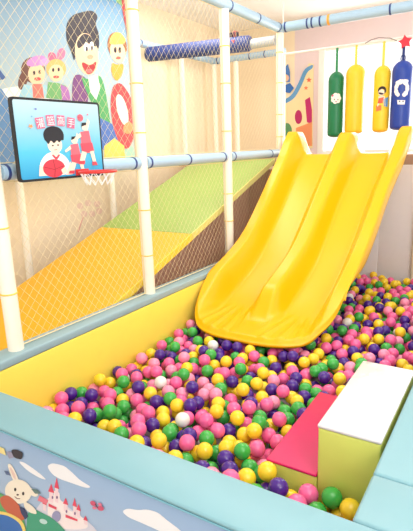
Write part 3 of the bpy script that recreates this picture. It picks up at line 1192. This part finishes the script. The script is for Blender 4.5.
# the steps and the slide toe cover part of the picture
cnt = np.bincount(ib[ib >= 0], minlength=len(balls)).astype(float)
for i, b in enumerate(balls):
    for (sx0, sx1, sz) in ((-0.775, -0.557, 0.41), (-0.56, -0.323, 0.63)):
        tt0, tt1 = 1.62 / b[1], 2.262 / b[1]
        for tq in (tt0, (tt0 + tt1) / 2, tt1):
            if tq < 1:
                qx, qz = b[0] * tq, CAM.z + (b[2] - CAM.z) * tq
                if sx0 < qx < sx1 and qz < sz:
                    cnt[i] = 0
order = np.argsort(-cnt)
chosen = [int(i) for i in order[:300] if cnt[i] > 0]
chosen_set = set(chosen)

names = ['pink', 'light pink', 'yellow', 'green', 'purple', 'white']
wts = [0.25, 0.13, 0.225, 0.185, 0.20, 0.010]
bc = [rng.choices(names, wts)[0] for _ in balls]
# colours noted ball by ball in the photograph
NOTED = [
    (46, 398, 'yellow'), (55, 407, 'yellow'), (60, 395, 'pink'), (72, 391, 'purple'), (67, 408, 'pink'), (80, 413, 'pink'), (86, 396, 'green'), (98, 393, 'pink'), (93, 386, 'purple'), (78, 383, 'pink'),
    (103, 381, 'yellow'), (107, 384, 'yellow'), (73, 402, 'purple'), (83, 387, 'green'), (89, 421, 'purple'), (95, 405, 'pink'), (104, 422, 'yellow'), (110, 413, 'green'), (123, 405, 'green'), (109, 404, 'pink'),
    (122, 421, 'yellow'), (130, 432, 'green'), (126, 412, 'pink'), (137, 411, 'pink'), (147, 402, 'purple'), (138, 392, 'purple'), (141, 423, 'pink'), (145, 440, 'purple'), (134, 417, 'yellow'), (155, 418, 'purple'),
    (160, 386, 'white'), (173, 419, 'white'), (160, 446, 'yellow'), (173, 433, 'green'), (154, 428, 'pink'), (166, 410, 'yellow'), (153, 391, 'yellow'), (152, 404, 'pink'), (180, 405, 'yellow'), (169, 397, 'green'),
    (188, 454, 'green'), (174, 447, 'purple'), (205, 445, 'yellow'), (195, 438, 'pink'), (183, 425, 'pink'), (210, 430, 'pink'), (222, 441, 'yellow'), (223, 462, 'purple'), (243, 468, 'green'), (242, 455, 'green'),
    (205, 458, 'green'), (216, 420, 'green'), (228, 425, 'purple'), (240, 430, 'yellow'), (252, 447, 'pink'), (258, 436, 'yellow'), (256, 458, 'pink'), (262, 425, 'green'), (248, 415, 'pink'), (270, 440, 'pink'),
    (276, 481, 'purple'), (289, 491, 'yellow'), (308, 498, 'pink'), (325, 502, 'green'), (343, 499, 'purple'), (334, 510, 'yellow'), (350, 512, 'yellow'),
    (217, 349, 'white'), (343, 322, 'white'), (225, 345, 'purple'), (243, 372, 'green'), (290, 393, 'yellow'), (284, 409, 'green'), (296, 400, 'yellow'), (298, 385, 'purple'), (310, 380, 'pink'), (330, 370, 'green'), (318, 362, 'yellow'),
]
used = set()
for (x, y, c) in NOTED:
    bi = min((i for i in chosen if i not in used), key=lambda i: (pr_[i][0] - x) ** 2 + (pr_[i][1] - y) ** 2)
    if (pr_[bi][0] - x) ** 2 + (pr_[bi][1] - y) ** 2 < 120:
        bc[bi] = c
        used.add(bi)


def ball_mesh(m_):
    bm = bmesh.new()
    bmesh.ops.create_icosphere(bm, subdivisions=3, radius=R)
    me = bpy.data.meshes.new('pit_ball')
    bm.to_mesh(me)
    bm.free()
    me.materials.append(m_)
    me.polygons.foreach_set('use_smooth', [True] * len(me.polygons))
    return me


BMESH = {k: ball_mesh(v) for k, v in BM.items()}
gap_no = 0
white_no = 0
for i in chosen:
    x, y, z = balls[i]
    c = bc[i]
    o = bpy.data.objects.new('pit_ball', BMESH[c])
    COL.objects.link(o)
    o.location = (x, y, z)
    if y < 1.617 and x > -0.80:
        tag(o, '%s plastic ball in the gap between the foam steps and the front barrier' % c, 'ball', '%s balls in the gap before the steps' % c)
    else:
        tag(o, 'glossy %s plastic ball in the near part of the ball pit' % c, 'ball', '%s balls in the pit' % c)
# the remaining balls as one mass
bm = bmesh.new()
bmesh.ops.create_icosphere(bm, subdivisions=2, radius=R)
bv = np.array([v.co[:] for v in bm.verts])
bf = np.array([[v.index for v in f.verts] for f in bm.faces])
bm.free()
rest = [i for i in range(len(balls)) if i not in chosen_set]
V = np.concatenate([bv + np.array(balls[i]) for i in rest])
Fc = np.concatenate([bf + k * len(bv) for k in range(len(rest))])
me = bpy.data.meshes.new('pit_balls')
me.vertices.add(len(V))
me.vertices.foreach_set('co', V.ravel())
me.loops.add(Fc.size)
me.loops.foreach_set('vertex_index', Fc.ravel().astype(np.int32))
me.polygons.add(len(Fc))
me.polygons.foreach_set('loop_start', np.arange(0, Fc.size, 3, dtype=np.int32))
for k in names:
    me.materials.append(BM[k])
me.polygons.foreach_set('material_index', np.repeat(np.array([names.index(bc[i]) for i in rest], dtype=np.int32), len(bf)))
me.update(calc_edges=True)
me.validate()
me.polygons.foreach_set('use_smooth', [True] * len(me.polygons))
o = bpy.data.objects.new('pit_balls', me)
COL.objects.link(o)
tag(o, 'mass of mixed pink, yellow, green and purple balls filling the pit', 'balls', None, 'stuff')

# ------------------------------------------------------------------ light
w = bpy.data.worlds.new('world')
SC.world = w
w.use_nodes = True
bg = w.node_tree.nodes['Background']
bg.inputs[0].default_value = (1.0, 0.975, 0.93, 1)
bg.inputs[1].default_value = 1.55


def area(name, loc, target, sx, sy, power, color=(1, 0.96, 0.9)):
    l = bpy.data.lights.new(name, 'AREA')
    l.shape = 'RECTANGLE'
    l.size, l.size_y = sx, sy
    l.energy = power
    l.color = color
    o = bpy.data.objects.new(name, l)
    COL.objects.link(o)
    o.location = loc
    d = Vector(target) - Vector(loc)
    o.rotation_euler = d.to_track_quat('-Z', 'Y').to_euler()
    return o


area('overhead_fill', (-1.3, 3.3, ZC - 0.04), (-1.3, 3.3, 0), 1.2, 1.2, 30)  # added fill over the pit, no fixture behind it
area('overhead_fill', (-0.2, 0.6, ZC - 0.04), (-0.2, 0.6, 0), 1.2, 1.2, 14)  # second added fill, unseen, above the camera side
area('overhead_fill', (-2.95, 4.3, ZC - 0.04), (-2.95, 4.3, 0), 0.8, 1.6, 36, (1, 0.93, 0.82))  # warm fill added to brighten the left bay and beige wall
area('window_daylight', (-0.9, YW + 0.35, 2.1), (-1.2, 3.0, 1.0), 2.9, 1.1, 110, (1, 0.98, 0.95))

area('bounce_fill', (1.2, 0.2, 2.2), (0.6, 1.4, 3.3), 1.0, 1.0, 95, (1, 0.97, 0.93))  # unseen lamp aimed upward, added to brighten the ceiling

SC.view_settings.view_transform = 'Standard'
SC.view_settings.look = 'None'
SC.view_settings.gamma = 1.0
SC.view_settings.exposure = -0.17
